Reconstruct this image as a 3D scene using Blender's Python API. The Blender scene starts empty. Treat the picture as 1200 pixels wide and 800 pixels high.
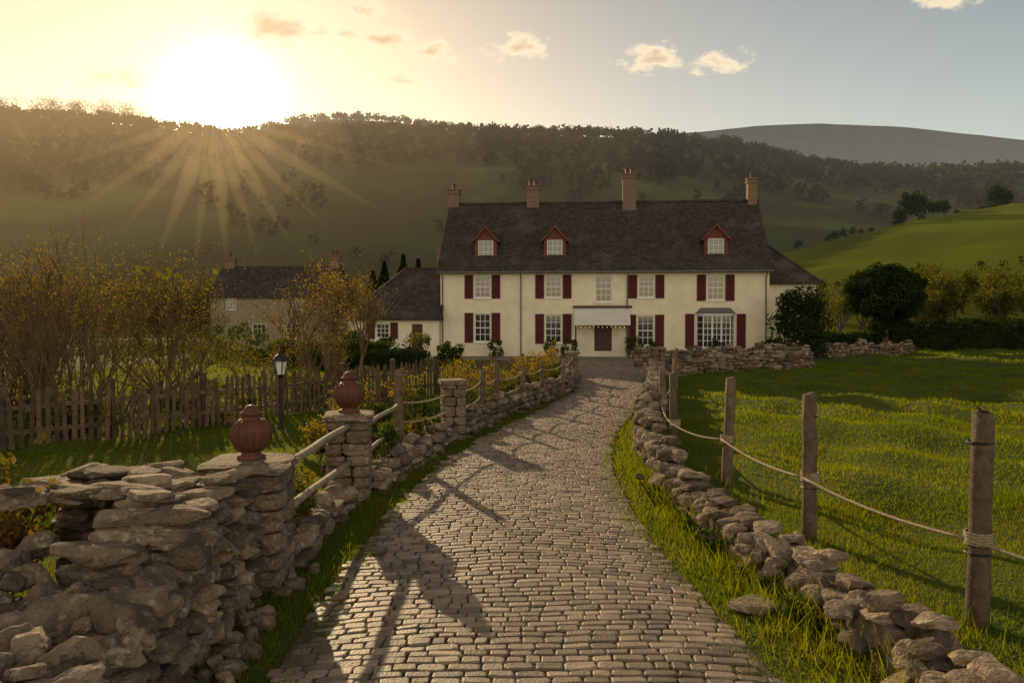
import bpy, bmesh, math, random
import numpy as np
from mathutils import Vector, Matrix, noise
random.seed(7); rng=np.random.default_rng(7)
S=bpy.context.scene
S.view_settings.view_transform='Standard'; S.view_settings.look='None'; S.view_settings.exposure=0
# ---------------------------------------------------------------- camera
cd=bpy.data.cameras.new('camera'); cd.lens=28; cd.sensor_width=36; cd.clip_end=9000; cd.clip_start=.05
co=bpy.data.objects.new('camera',cd); S.collection.objects.link(co); co.location=(0,0,2.6); co.rotation_euler=(math.radians(90-1.87),0,0); S.camera=co

# ---------------------------------------------------------------- mesh helpers
def make(name, parts, parent=None, loc=(0,0,0), smooth=False):
    Vs=[];loops=[];sizes=[];mi=[];mats=[];off=0
    for V,F,m in parts:
        V=np.asarray(V,dtype=np.float64).reshape(-1,3)
        if len(V)==0: continue
        if m not in mats: mats.append(m)
        k=mats.index(m)
        if isinstance(F,np.ndarray):
            loops.append((F+off).ravel()); sizes.append(np.full(len(F),F.shape[1])); n=len(F)
        else:
            loops.append(np.array([i+off for f in F for i in f])); sizes.append(np.array([len(f) for f in F])); n=len(F)
        mi.append(np.full(n,k)); Vs.append(V); off+=len(V)
    V=np.concatenate(Vs);L=np.concatenate(loops).astype(np.int32);Z=np.concatenate(sizes);MI=np.concatenate(mi).astype(np.int32)
    me=bpy.data.meshes.new(name)
    me.vertices.add(len(V)); me.vertices.foreach_set('co',V.ravel().astype(np.float32))
    me.loops.add(len(L)); me.loops.foreach_set('vertex_index',L)
    me.polygons.add(len(Z)); st=np.concatenate([[0],np.cumsum(Z)[:-1]]).astype(np.int32)
    me.polygons.foreach_set('loop_start',st)
    for m in mats: me.materials.append(m)
    me.polygons.foreach_set('material_index',MI)
    me.polygons.foreach_set('use_smooth',np.full(len(Z),smooth))
    me.update(calc_edges=True); me.validate()
    o=bpy.data.objects.new(name,me); S.collection.objects.link(o); o.location=loc
    if parent: o.parent=parent
    return o
def empty(name,loc=(0,0,0),rz=0):
    o=bpy.data.objects.new(name,None); S.collection.objects.link(o); o.location=loc; o.rotation_euler[2]=rz
    return o
class MB:
    def __init__(s): s.v=[];s.f=[];s.M=None
    def add(s,vs,fs):
        o=len(s.v)
        for p in vs:
            p=Vector(p)
            if s.M is not None: p=s.M@p
            s.v.append(tuple(p))
        for f in fs: s.f.append(tuple(i+o for i in f))
    def box(s,x0,x1,y0,y1,z0,z1):
        s.add([(x0,y0,z0),(x1,y0,z0),(x1,y1,z0),(x0,y1,z0),(x0,y0,z1),(x1,y0,z1),(x1,y1,z1),(x0,y1,z1)],
              [(0,3,2,1),(4,5,6,7),(0,1,5,4),(1,2,6,5),(2,3,7,6),(3,0,4,7)])
    def prism(s,prof,x0,x1):
        n=len(prof); s.add([(x0,y,z) for y,z in prof]+[(x1,y,z) for y,z in prof],
            [tuple(range(n-1,-1,-1)),tuple(range(n,2*n))]+[(i,(i+1)%n,n+(i+1)%n,n+i) for i in range(n)])
    def prismy(s,prof,y0,y1):
        n=len(prof); s.add([(x,y0,z) for x,z in prof]+[(x,y1,z) for x,z in prof],
            [tuple(range(n)),tuple(range(2*n-1,n-1,-1))]+[(i,n+i,n+(i+1)%n,(i+1)%n) for i in range(n)])
    def tube(s,pts,rad,n=6):
        pts=[Vector(p) for p in pts]; vs=[];fs=[]
        for i,p in enumerate(pts):
            d=(pts[min(i+1,len(pts)-1)]-pts[max(i-1,0)]).normalized()
            a=d.cross(Vector((0,0,1)) if abs(d.z)<.9 else Vector((1,0,0))).normalized(); b=d.cross(a)
            for k in range(n):
                t=2*math.pi*k/n; vs.append(p+(a*math.cos(t)+b*math.sin(t))*rad[i])
        for i in range(len(pts)-1):
            for k in range(n): fs.append((i*n+k,i*n+(k+1)%n,(i+1)*n+(k+1)%n,(i+1)*n+k))
        fs.append(tuple(range(n-1,-1,-1))); fs.append(tuple((len(pts)-1)*n+k for k in range(n)))
        s.add(vs,fs)
    def lathe(s,prof,c,n=24):
        vs=[];fs=[]
        for r,z in prof:
            for k in range(n):
                t=2*math.pi*k/n; vs.append((c[0]+r*math.cos(t),c[1]+r*math.sin(t),c[2]+z))
        for i in range(len(prof)-1):
            for k in range(n): fs.append((i*n+k,i*n+(k+1)%n,(i+1)*n+(k+1)%n,(i+1)*n+k))
        fs.append(tuple(range(n-1,-1,-1)));fs.append(tuple((len(prof)-1)*n+k for k in range(n)))
        s.add(vs,fs)
    def part(s,m): return (np.array(s.v),s.f,m)

# ---------------------------------------------------------------- materials
def newmat(name):
    m=bpy.data.materials.new(name); m.use_nodes=True; nt=m.node_tree; nt.nodes.clear()
    return m,nt
def nd(nt,t,**k):
    n=nt.nodes.new(t)
    for a,v in k.items(): setattr(n,a,v)
    return n
def mixc(nt,fac,a,b,mode='MIX'):
    n=nd(nt,'ShaderNodeMix',data_type='RGBA',blend_type=mode)
    for i,v in ((0,fac),(6,a),(7,b)):
        if isinstance(v,bpy.types.NodeSocket): nt.links.new(v,n.inputs[i])
        elif isinstance(v,(int,float)): n.inputs[i].default_value=v if i==0 else (v,v,v,1)
        else: n.inputs[i].default_value=(*v,1)
    return n.outputs[2]
def mth(nt,op,a,b=None,c=None):
    n=nd(nt,'ShaderNodeMath',operation=op)
    for i,v in enumerate((a,b,c)):
        if v is None: continue
        if isinstance(v,bpy.types.NodeSocket): nt.links.new(v,n.inputs[i])
        else: n.inputs[i].default_value=v
    return n.outputs[0]
def rampv(nt,v,lo,hi):
    n=nd(nt,'ShaderNodeMapRange',interpolation_type='SMOOTHSTEP'); nt.links.new(v,n.inputs[0]); n.inputs[1].default_value=lo; n.inputs[2].default_value=hi
    return n.outputs[0]
def M(name,c1,c2,scale=4,rough=.9,bump=.3,bscale=40,island=0.0,c3=None,dist=.02,spec=.3,metal=0):
    m,nt=newmat(name); L=nt.links
    tc=nd(nt,'ShaderNodeTexCoord')
    n1=nd(nt,'ShaderNodeTexNoise'); n1.inputs['Scale'].default_value=scale; n1.inputs['Detail'].default_value=4; n1.inputs['Roughness'].default_value=.65
    L.new(tc.outputs['Object'],n1.inputs['Vector'])
    col=mixc(nt,rampv(nt,n1.outputs[0],.3,.7),c1,c2)
    if c3:
        n3=nd(nt,'ShaderNodeTexNoise'); n3.inputs['Scale'].default_value=scale*2.7; n3.inputs['Detail'].default_value=5; L.new(tc.outputs['Object'],n3.inputs['Vector'])
        col=mixc(nt,rampv(nt,n3.outputs[0],.55,.68),col,c3)
    if island:
        g=nd(nt,'ShaderNodeNewGeometry')
        f=mth(nt,'MULTIPLY_ADD',g.outputs['Random Per Island'],2*island,1-island)
        col=mixc(nt,1.0,col,f,'MULTIPLY')
    b=nd(nt,'ShaderNodeBsdfPrincipled'); L.new(col,b.inputs['Base Color']); b.inputs['Roughness'].default_value=rough
    b.inputs['Specular IOR Level'].default_value=spec; b.inputs['Metallic'].default_value=metal
    if bump:
        n2=nd(nt,'ShaderNodeTexNoise'); n2.inputs['Scale'].default_value=bscale; n2.inputs['Detail'].default_value=4; L.new(tc.outputs['Object'],n2.inputs['Vector'])
        bp=nd(nt,'ShaderNodeBump'); bp.inputs['Strength'].default_value=bump; bp.inputs['Distance'].default_value=dist
        L.new(n2.outputs[0],bp.inputs['Height']); L.new(bp.outputs[0],b.inputs['Normal'])
    o=nd(nt,'ShaderNodeOutputMaterial'); L.new(b.outputs[0],o.inputs[0]); return m
def LM(name,c1,c2,trans=.5,scale=.8,tc1=None):
    m,nt=newmat(name); L=nt.links
    g=nd(nt,'ShaderNodeNewGeometry'); tc=nd(nt,'ShaderNodeTexCoord')
    n1=nd(nt,'ShaderNodeTexNoise'); n1.inputs['Scale'].default_value=scale; n1.inputs['Detail'].default_value=2; L.new(tc.outputs['Object'],n1.inputs['Vector'])
    f=mth(nt,'ADD',mth(nt,'MULTIPLY',g.outputs['Random Per Island'],.5),mth(nt,'MULTIPLY',rampv(nt,n1.outputs[0],.35,.65),.5))
    col=mixc(nt,f,c1,c2)
    d=nd(nt,'ShaderNodeBsdfDiffuse'); t=nd(nt,'ShaderNodeBsdfTranslucent'); L.new(col,d.inputs[0])
    tcol=mixc(nt,1.0,col,tc1 or (1.4,1.35,.6),'MULTIPLY'); L.new(tcol,t.inputs[0])
    mx=nd(nt,'ShaderNodeMixShader'); mx.inputs[0].default_value=trans; L.new(d.outputs[0],mx.inputs[1]); L.new(t.outputs[0],mx.inputs[2])
    o=nd(nt,'ShaderNodeOutputMaterial'); L.new(mx.outputs[0],o.inputs[0]); return m
def roofmat(name,c1,c2,bw=.22,bh=.2):
    m,nt=newmat(name); L=nt.links
    tc=nd(nt,'ShaderNodeTexCoord'); sx=nd(nt,'ShaderNodeSeparateXYZ'); L.new(tc.outputs['Object'],sx.inputs[0])
    cx=nd(nt,'ShaderNodeCombineXYZ'); L.new(sx.outputs[0],cx.inputs[0]); L.new(mth(nt,'MULTIPLY',sx.outputs[2],1.35),cx.inputs[1])
    br=nd(nt,'ShaderNodeTexBrick'); L.new(cx.outputs[0],br.inputs['Vector']); br.inputs['Scale'].default_value=1
    br.inputs['Brick Width'].default_value=bw; br.inputs['Row Height'].default_value=bh; br.inputs['Mortar Size'].default_value=.018
    br.inputs['Color1'].default_value=(*c1,1); br.inputs['Color2'].default_value=(*c2,1); br.inputs['Mortar'].default_value=(.02,.016,.014,1)
    n=nd(nt,'ShaderNodeTexNoise'); n.inputs['Scale'].default_value=.9; n.inputs['Detail'].default_value=6; L.new(tc.outputs['Object'],n.inputs['Vector'])
    col=mixc(nt,rampv(nt,n.outputs[0],.48,.8),br.outputs[0],(.11,.09,.07))
    b=nd(nt,'ShaderNodeBsdfPrincipled'); L.new(col,b.inputs['Base Color']); b.inputs['Roughness'].default_value=.85; b.inputs['Specular IOR Level'].default_value=.2
    bp=nd(nt,'ShaderNodeBump'); bp.inputs['Strength'].default_value=.9; bp.inputs['Distance'].default_value=.03; bp.invert=True
    L.new(br.outputs['Fac'],bp.inputs['Height']); L.new(bp.outputs[0],b.inputs['Normal'])
    o=nd(nt,'ShaderNodeOutputMaterial'); L.new(b.outputs[0],o.inputs[0]); return m

m_stone=M('wall_stone',(.27,.20,.135),(.13,.10,.07),5,.9,1.0,30,.5,(.33,.28,.20),.03,.2)
m_stone2=M('pillar_stone',(.24,.175,.12),(.12,.09,.065),6,.9,1.0,25,.3,(.28,.24,.16),.03,.2)
m_sett=M('sett_stone',(.30,.225,.155),(.16,.12,.085),2.2,.6,.7,45,.42,(.23,.185,.12),.012,.4)
m_bed=M('path_bed',(.11,.085,.055),(.07,.065,.032),6,.95,.6,60)
m_gravel=M('forecourt_gravel',(.28,.24,.19),(.18,.155,.12),3,.9,.6,80)
m_plaster=M('cream_plaster',(.85,.76,.58),(.74,.64,.47),1.1,.9,.15,30)
m_cottage=M('cottage_stone',(.36,.29,.19),(.24,.19,.13),4,.9,.5,14)
m_roof=roofmat('roof_tiles',(.050,.042,.037),(.095,.078,.065))
m_red=M('shutter_red',(.12,.025,.02),(.08,.02,.016),3,.55,.1,40)
m_redtile=M('red_gable',(.20,.065,.04),(.14,.048,.032),6,.8,.4,30)
m_white=M('white_paint',(.8,.78,.72),(.7,.68,.62),3,.5,0,40)
m_canvas=M('awning_canvas',(.75,.72,.66),(.66,.62,.56),2,.9,.1,40)
m_lead=M('lead_grey',(.16,.165,.17),(.11,.115,.12),4,.6,.2,30)
m_brick=M('chimney_brick',(.27,.17,.11),(.17,.115,.08),7,.9,.6,24)
m_pot=M('terracotta',(.17,.055,.035),(.09,.036,.026),7,.6,.35,30,0,(.09,.06,.045))
m_wood=M('weathered_wood',(.20,.14,.09),(.10,.07,.045),9,.85,.6,60,.25)
m_picket=M('picket_wood',(.17,.11,.065),(.09,.06,.035),7,.85,0,60,.35)
m_woodl=M('pale_rail_wood',(.38,.31,.23),(.25,.2,.14),9,.8,.5,60)
m_rope=M('rope',(.48,.38,.25),(.3,.22,.14),40,.9,.8,120)
m_iron=M('black_iron',(.02,.02,.02),(.035,.03,.028),8,.5,.1,50)
m_door=M('dark_door',(.10,.045,.03),(.07,.03,.02),4,.5,.1,50)
m_bark=M('bark',(.13,.095,.065),(.07,.05,.035),9,.95,0,40)
m_twig=M('twig_bark',(.19,.125,.06),(.11,.07,.035),3,.8,0,40)
m,nt=newmat('window_glass'); b=nd(nt,'ShaderNodeBsdfPrincipled'); b.inputs['Base Color'].default_value=(.03,.035,.04,1); b.inputs['Roughness'].default_value=.06
b.inputs['Specular IOR Level'].default_value=1.0; b.inputs['Coat Weight'].default_value=.6
tn=nd(nt,'ShaderNodeTexNoise'); tn.inputs['Scale'].default_value=2.5; bp=nd(nt,'ShaderNodeBump'); bp.inputs['Strength'].default_value=.15; nt.links.new(tn.outputs[0],bp.inputs['Height']); nt.links.new(bp.outputs[0],b.inputs['Normal'])
o=nd(nt,'ShaderNodeOutputMaterial'); nt.links.new(b.outputs[0],o.inputs[0]); m_glass=m
m,nt=newmat('warm_bulb'); e=nd(nt,'ShaderNodeEmission'); e.inputs[0].default_value=(1,.6,.25,1); e.inputs[1].default_value=1.6; o=nd(nt,'ShaderNodeOutputMaterial'); nt.links.new(e.outputs[0],o.inputs[0]); m_bulb=m

m_grass=LM('grass_blades',(.075,.13,.010),(.17,.19,.018),.55,.5,(2.0,1.7,.4))
m_leaf=LM('leaf_green',(.035,.065,.014),(.075,.10,.022),.4)
m_leafd=LM('leaf_dark',(.018,.035,.012),(.04,.055,.016),.2)
m_leafo=LM('leaf_olive',(.065,.085,.02),(.115,.12,.028),.5,.8,(1.7,1.45,.5))
m_leafr=LM('leaf_orange',(.10,.09,.02),(.22,.11,.025),.5)
m_wood_far=LM('woodland',(.030,.032,.015),(.065,.054,.026),.3,.05)
m_bud=LM('buds',(.15,.13,.025),(.24,.19,.032),.55,.8,(1.9,1.5,.5))

# ground
m,nt=newmat('ground_grass'); L=nt.links; tc=nd(nt,'ShaderNodeTexCoord')
n1=nd(nt,'ShaderNodeTexNoise'); n1.inputs['Scale'].default_value=.6; n1.inputs['Detail'].default_value=5; L.new(tc.outputs['Object'],n1.inputs['Vector'])
n2=nd(nt,'ShaderNodeTexNoise'); n2.inputs['Scale'].default_value=25; n2.inputs['Detail'].default_value=4; L.new(tc.outputs['Object'],n2.inputs['Vector'])
col=mixc(nt,rampv(nt,n1.outputs[0],.35,.65),(.06,.095,.012),(.11,.13,.018)); col=mixc(nt,rampv(nt,n2.outputs[0],.5,.75),col,(.06,.055,.02))
b=nd(nt,'ShaderNodeBsdfPrincipled'); L.new(col,b.inputs['Base Color']); b.inputs['Roughness'].default_value=.95; b.inputs['Specular IOR Level'].default_value=.1
bp=nd(nt,'ShaderNodeBump'); bp.inputs['Strength'].default_value=1; bp.inputs['Distance'].default_value=.06; L.new(n2.outputs[0],bp.inputs['Height']); L.new(bp.outputs[0],b.inputs['Normal'])
o=nd(nt,'ShaderNodeOutputMaterial'); L.new(b.outputs[0],o.inputs[0]); m_ground=m
def hillmat(name,c1,c2,c3,scale):
    m,nt=newmat(name); L=nt.links; tc=nd(nt,'ShaderNodeTexCoord')
    v=nd(nt,'ShaderNodeTexVoronoi'); v.inputs['Scale'].default_value=scale; L.new(tc.outputs['Object'],v.inputs['Vector'])
    sp=nd(nt,'ShaderNodeSeparateColor'); L.new(v.outputs['Color'],sp.inputs[0])
    n1=nd(nt,'ShaderNodeTexNoise'); n1.inputs['Scale'].default_value=.03; n1.inputs['Detail'].default_value=7; L.new(tc.outputs['Object'],n1.inputs['Vector'])
    col=mixc(nt,sp.outputs[0],c1,c2); col=mixc(nt,rampv(nt,n1.outputs[0],.40,.6),col,c3)
    b=nd(nt,'ShaderNodeBsdfDiffuse'); L.new(col,b.inputs[0]); o=nd(nt,'ShaderNodeOutputMaterial'); L.new(b.outputs[0],o.inputs[0]); return m
m_hill=hillmat('hill_fields',(.04,.055,.02),(.085,.10,.03),(.055,.05,.022),.014)
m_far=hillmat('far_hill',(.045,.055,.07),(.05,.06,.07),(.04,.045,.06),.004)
m_ghill=hillmat('grass_hill',(.12,.15,.022),(.15,.165,.025),(.10,.11,.022),.02)

# ---------------------------------------------------------------- path geometry
PY=[0,5.6,7.3,8.65,10.5,13.4,16.1,18.6,22,26.8,34.4,40,50]
PL=[-1.75,-1.66,-1.69,-1.62,-1.56,-1.25,-.69,0,1.0,2.2,2.95,2.9,2.6]
PR=[1.98,1.84,1.69,1.56,1.55,1.63,1.96,2.5,3.34,4.4,5.9,7.0,8]
def eL(y): return np.interp(y,PY,PL)
def eR(y): return np.interp(y,PY,PR)
def ss(x,a,b):
    t=np.clip((np.asarray(x,float)-a)/(b-a),0,1); return t*t*(3-2*t)
def gh(x,y):
    x=np.asarray(x,float); y=np.asarray(y,float)
    wr=ss(x-eR(y),1.6,4)*ss(y,90,60); wl=ss(eL(y)-x,1.6,5)*ss(y,45,30)
    u=.12*np.sin(.9*x+.35*y)*np.sin(.62*y-.3*x)+.06*np.sin(2.1*x+1.3*y)+.045*np.sin(1.7*y-2.6*x+1)
    return wr*(u+.1)+wl*u*.6-.02
def grid(xs,ys,fn):
    X,Y=np.meshgrid(xs,ys); Z=fn(X,Y); V=np.stack([X,Y,Z],-1).reshape(-1,3)
    nx,ny=len(xs),len(ys); i=np.arange(ny-1)[:,None]*nx+np.arange(nx-1)[None,:]
    F=np.stack([i,i+1,i+nx+1,i+nx],-1).reshape(-1,4); return V,F
xs=np.concatenate([[-3500,-2000,-900,-400,-200,-100,-60,-40],np.arange(-28,-8,.6),np.arange(-8,14,.22),np.arange(14,40,.6),[45,60,100,200,400,900,2000,3500]])
ys=np.concatenate([[-300,-60,-10,-2],np.arange(0,24,.22),np.arange(24,66,.6),[70,90,130,200,400,900,2000,4500]])
V,F=grid(xs,ys,gh); make('ground',[(V,F,m_ground)],smooth=True)

# path bed + setts
ys=np.arange(1.0,46,.5); V=[];F=[]
for i,y in enumerate(ys):
    V+=[(eL(y)-.05,y,.014),((eL(y)+eR(y))/2,y,.043),(eR(y)+.05,y,.014)]
    if i: 
        a=3*(i-1); F+=[(a,a+1,a+4,a+3),(a+1,a+2,a+5,a+4)]
bed=(np.array(V),F,m_bed)
V=[];F=[]; y=3.2; oct_=[(-1,-.5),(-.72,-1),(.72,-1),(1,-.5),(1,.5),(.72,1),(-.72,1),(-1,.5)]
while y<45:
    far=y>20; rh=random.uniform(.095,.14) if not far else random.uniform(.12,.16); l,r=float(eL(y)),float(eR(y)); c=(l+r)/2; hw=(r-l)/2
    slope=float((eL(y+.5)+eR(y+.5)-eL(y-.5)-eR(y-.5))/2)
    x=l+random.uniform(-.12,.06)
    while x<r-.02:
        w=random.uniform(.11,.27); x1=min(x+w,r+random.uniform(-.02,.08)); g=.004+random.random()*.006
        if x1-x>.05:
            z0=random.gauss(0,.003); tx,ty=random.gauss(0,.022),random.gauss(0,.035); sq=random.uniform(.05,.4); ro=random.gauss(0,.03)
            hx,hy=(x1-x)/2-g,rh/2-g; cx,cy=(x+x1)/2,rh/2; o=len(V)
            jit=[(random.uniform(-.008,.008),random.uniform(-.007,.007)) for _ in range(8)]
            for inset,z in ((1.0,-.005),(1.0,.016),(.93,.023),(.78,.026)):
                for k,(ox,oy) in enumerate(oct_):
                    if abs(oy)<1: oy=math.copysign(.5+sq,oy)
                    px=(ox*hx*(1 if inset==1 else 1-(1-inset)*.6)+jit[k][0]); py=(oy*hy*inset+jit[k][1]*inset); py+=px*ro
                    qx=cx+px; qy=cy+py
                    s_=(qx-c)/hw; yy=y+qy-slope*(qx-c)+.12*(1-s_*s_)+.035*math.sin(qx*2.3+y*.8)
                    V.append((qx,yy,.03*(1-s_*s_)+z+z0+((tx*px+ty*py) if z>0 else 0)+.01*math.sin(qx*3+y)*math.sin(y*1.7)))
            for k in range(3):
                for j in range(8): F.append((o+k*8+j,o+k*8+(j+1)%8,o+(k+1)*8+(j+1)%8,o+(k+1)*8+j))
            F.append(tuple(range(o+24,o+32)))
        x=x1
    y+=rh
make('cobbled_path',[bed,(np.array(V),F,m_sett)])
mb=MB(); mb.add([(2.7,44,.0),(7.6,43.2,.0),(13,46,.0),(17,48,.0),(17,54,.0),(-9,54,.0),(-9,48,.0),(-2,46.5,.0)],[(0,1,2,3,4,5,6,7)])
make('forecourt',[mb.part(m_gravel)])

# ---------------------------------------------------------------- rocks
def rockproto(sub,seed,p=9,cuts=11,k0=.62,k1=1.1):
    bm=bmesh.new(); bmesh.ops.create_icosphere(bm,subdivisions=sub,radius=1)
    V=np.array([v.co[:] for v in bm.verts]); F=np.array([[v.index for v in f.verts] for f in bm.faces]); bm.free()
    r=np.random.default_rng(seed)
    V=V/((np.abs(V)**p).sum(1)**(1/p))[:,None]
    for _ in range(cuts):
        n=r.normal(size=3); n/=np.linalg.norm(n); k=r.uniform(k0,k1)*np.abs(n).sum()**.6*.9
        d=V@n-k; V=V-np.where(d>0,d,0)[:,None]*n
    a=.045
    N=np.array([[noise.noise(Vector(v)*2.0+Vector((seed*3.1+q*17,0,0))) for q in range(3)] for v in V]); V=V+N*a*2
    if sub>2:
        N=np.array([[noise.noise(Vector(v)*6+Vector((seed*3.1+q*17,5,0))) for q in range(3)] for v in V]); V=V+N*a*.9
    V=V/np.abs(V).max(0); return V*.5,F
PH=[rockproto(3,i) for i in range(12)]; PLo=[rockproto(2,i+20) for i in range(8)]; PB=[rockproto(3,i+50,12,4,.9,1.25) for i in range(6)]
def rot(rx,ry,rz): return np.array(Matrix.Rotation(rz,3,'Z')@Matrix.Rotation(ry,3,'Y')@Matrix.Rotation(rx,3,'X'))
class Rocks:
    def __init__(s): s.V=[];s.F=[];s.o=0
    def add(s,pos,size,r,protos):
        V,F=protos[random.randrange(len(protos))]
        fl=np.array([random.choice([-1,1]),random.choice([-1,1]),random.choice([-1,1])])
        W=(V*fl*np.array(size))@r.T+np.array(pos); s.V.append(W); s.F.append((F[:,::-1] if fl.prod()<0 else F)+s.o); s.o+=len(V)
    def part(s,m): return (np.concatenate(s.V),np.concatenate(s.F),m)
def drywall(R,pts,height,thick,Lr,Hr,protos,rough=.05,both=True,z0=-.06):
    pts=[np.array(p,float) for p in pts]; seg=[np.linalg.norm(pts[i+1]-pts[i]) for i in range(len(pts)-1)]; cum=np.concatenate([[0],np.cumsum(seg)]); T=cum[-1]
    def at(s):
        s=min(max(s,0),T-1e-6); i=int(np.searchsorted(cum,s,side='right')-1); t=(s-cum[i])/seg[i]; d=(pts[i+1]-pts[i])/seg[i]; return pts[i]+(pts[i+1]-pts[i])*t,d
    for side in ((-1,1) if both else (1,)):
        z=z0
        while z<3:
            hc=random.uniform(*Hr); s=random.uniform(-.2,0); any_=False
            while s<T:
                Ls=random.uniform(*Lr); p,d=at(s+Ls/2); hh=height((s+Ls/2)/T)+random.uniform(-rough,rough)
                if z+hc*.6<hh:
                    any_=True; n=np.array([d[1],-d[0]]); dep=thick*.5*random.uniform(.95,1.2); batter=.06*(z/1.0)
                    off=side*(thick/2-dep/2-batter+random.uniform(-rough,rough)*.6); a=math.atan2(d[1],d[0])
                    q=p+n*off; gz=float(gh(q[0],q[1]))
                    R.add((q[0],q[1],gz+z+hc/2),(Ls*1.1,dep*1.1,hc*1.15*random.uniform(.8,1.2)),rot(random.gauss(0,.09),random.gauss(0,.11),a+random.gauss(0,.16)),protos)
                s+=Ls
            if not any_: break
            z+=hc
# foreground left wall
R=Rocks()
drywall(R,[(-2.78,7.2),(-2.72,6.0)],lambda t:1.16,1.0,(.13,.34),(.08,.19),PH,.06)
drywall(R,[(-3.3,7.25),(-3.9,7.15)],lambda t:1.14,.8,(.13,.34),(.08,.18),PH,.06)
drywall(R,[(-2.75,6.05),(-2.7,2.9)],lambda t:.98-.36*min(1,t*2.3),1.0,(.14,.38),(.09,.2),PH,.1)
drywall(R,[(-3.6,5.6),(-3.7,3.2)],lambda t:.6,.9,(.18,.42),(.09,.2),PH,.1)
for _ in range(100):
    x=random.uniform(-4.0,-2.25); y=random.uniform(3.4,5.9); z=.63+.25*ss(y,5,6)+random.uniform(-.05,.06)
    R.add((x,y,float(z)),(random.uniform(.14,.38),random.uniform(.14,.32),random.uniform(.09,.22)),rot(random.gauss(0,.35),random.gauss(0,.35),random.uniform(0,6)),PH)
for _ in range(34):
    x=random.uniform(-4.05,-2.4); y=random.uniform(6.1,7.4)
    R.add((x,y,1.17+random.uniform(-.03,.05)),(random.uniform(.2,.5),random.uniform(.2,.4),random.uniform(.06,.12)),rot(random.gauss(0,.09),random.gauss(0,.09),random.gauss(0,.5)),PH)
for _ in range(34):
    y=random.uniform(3.8,8.5); R.add((-2.12+random.uniform(-.08,.12),y,.03),(random.uniform(.08,.25),random.uniform(.08,.2),random.uniform(.06,.16)),rot(0,0,random.uniform(0,6)),PLo)
make('dry_stone_wall',[R.part(m_stone)])

# right low rubble wall
R=Rocks()
WR=[(2.95,3.6),(2.98,5.8),(2.72,7.6),(2.5,9.7),(2.42,12.1),(2.5,14.7),(3.2,18.6),(3.9,21.5),(4.75,26.5)]
drywall(R,WR[:5],lambda t:.34+.05*math.sin(t*31),.5,(.14,.36),(.08,.2),PH,.12)
for _ in range(90):
    t=random.random(); i=random.randrange(4); a,b_=np.array(WR[i]),np.array(WR[i+1]); p=a+(b_-a)*t
    R.add((p[0]+random.gauss(-.03,.2),p[1],random.uniform(.04,.32)),(random.uniform(.1,.3),random.uniform(.1,.26),random.uniform(.06,.17)),rot(random.gauss(0,.35),random.gauss(0,.35),random.uniform(0,6)),PH)
drywall(R,WR[4:],lambda t:.5+.3*min(1,t*3)+.06*math.sin(t*40),.5,(.14,.36),(.08,.2),PLo,.1)
make('dry_stone_wall',[R.part(m_stone)])
R=Rocks(); R.add((2.15,7.0,.02),(.42,.34,.1),rot(.1,.05,.7),PH); make('fallen_stone',[R.part(m_stone)])

# walls in the distance on the right
for pts,h in (([(5.9,33),(8,35.5),(11.5,37),(14,37.5)],.75),([(6.2,40),(9,41),(12,42),(15.5,42)],.9),([(16.5,47),(21,49),(26,52)],.8),([(5.0,27.2),(5.9,33)],.8)):
    R=Rocks(); drywall(R,pts,lambda t:h+.08*math.sin(t*25),.5,(.2,.5),(.12,.24),PLo,.12); make('dry_stone_wall',[R.part(m_stone)])
# left low walls under fence
for pts,h in (([(-2.35,8.1),(-2.3,11.1)],.28),([(-2.1,11.7),(-1.35,16.4)],.36),([(-1.1,17),(-.3,20.3),(.9,23.7),(1.75,26.5)],.55),([(1.75,26.5),(2.3,31),(2.4,36)],.6)):
    R=Rocks(); drywall(R,pts,lambda t:h+.06*math.sin(t*25),.42,(.15,.38),(.09,.2),PLo,.1); make('dry_stone_wall',[R.part(m_stone)])

# ---------------------------------------------------------------- pillars
def pillar(x,y,w,h,finial,rz=0.0,fs=1.0):
    E=empty('stone_pillar',(x,y,0),rz); R=Rocks(); z=-.05; k=0
    while z<h-.12:
        hc=min(random.uniform(.14,.24),h-.1-z)
        if hc<.05: break
        s=random.uniform(.38,.62); 
        for sx in (-1,1):
            for sy in (-1,1):
                t=s if (k%2==0) else 1-s
                wx=w*(t if sx<0 else 1-t); cx=-w/2+wx/2 if sx<0 else w/2-wx/2
                R.add((cx,sy*w*.25,z+hc/2),(wx*1.03,w*.53,hc*1.03),rot(random.gauss(0,.015),random.gauss(0,.015),random.gauss(0,.03)),PB)
        z+=hc; k+=1
    make('shaft',[R.part(m_stone2)],E)
    R=Rocks(); R.add((0,0,h-.05),(w*1.2,w*1.2,.12),rot(0,0,.03),PB); make('cap_stone',[R.part(m_stone2)],E)
    if finial:
        mb=MB(); k=fs
        mb.lathe([(.135*k,0),(.135*k,.035*k),(.10*k,.05*k),(.085*k,.07*k),(.12*k,.095*k),(.165*k,.14*k),(.19*k,.2*k),(.195*k,.25*k),(.19*k,.3*k),(.165*k,.35*k),(.12*k,.385*k),(.085*k,.395*k),(.085*k,.43*k),(.1*k,.435*k),(.1*k,.455*k),(.07*k,.47*k),(.06*k,.50*k),(.035*k,.525*k),(.005,.53*k)],(0,0,h+.0),32)
        for a in range(16):
            t=a*math.pi/8
            mb.tube([(math.cos(t)*r*k,math.sin(t)*r*k,h+z*k) for r,z in ((.10,.08),(.16,.135),(.19,.2),(.197,.25),(.19,.3),(.163,.352),(.115,.387))],[.008*k]*7,5)
        make('urn_finial',[mb.part(m_pot)],E,smooth=True)
pillar(-2.55,7.75,.72,1.2,True,.05)
pillar(-2.35,11.45,.62,1.2,True,.1,1.12)
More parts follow.
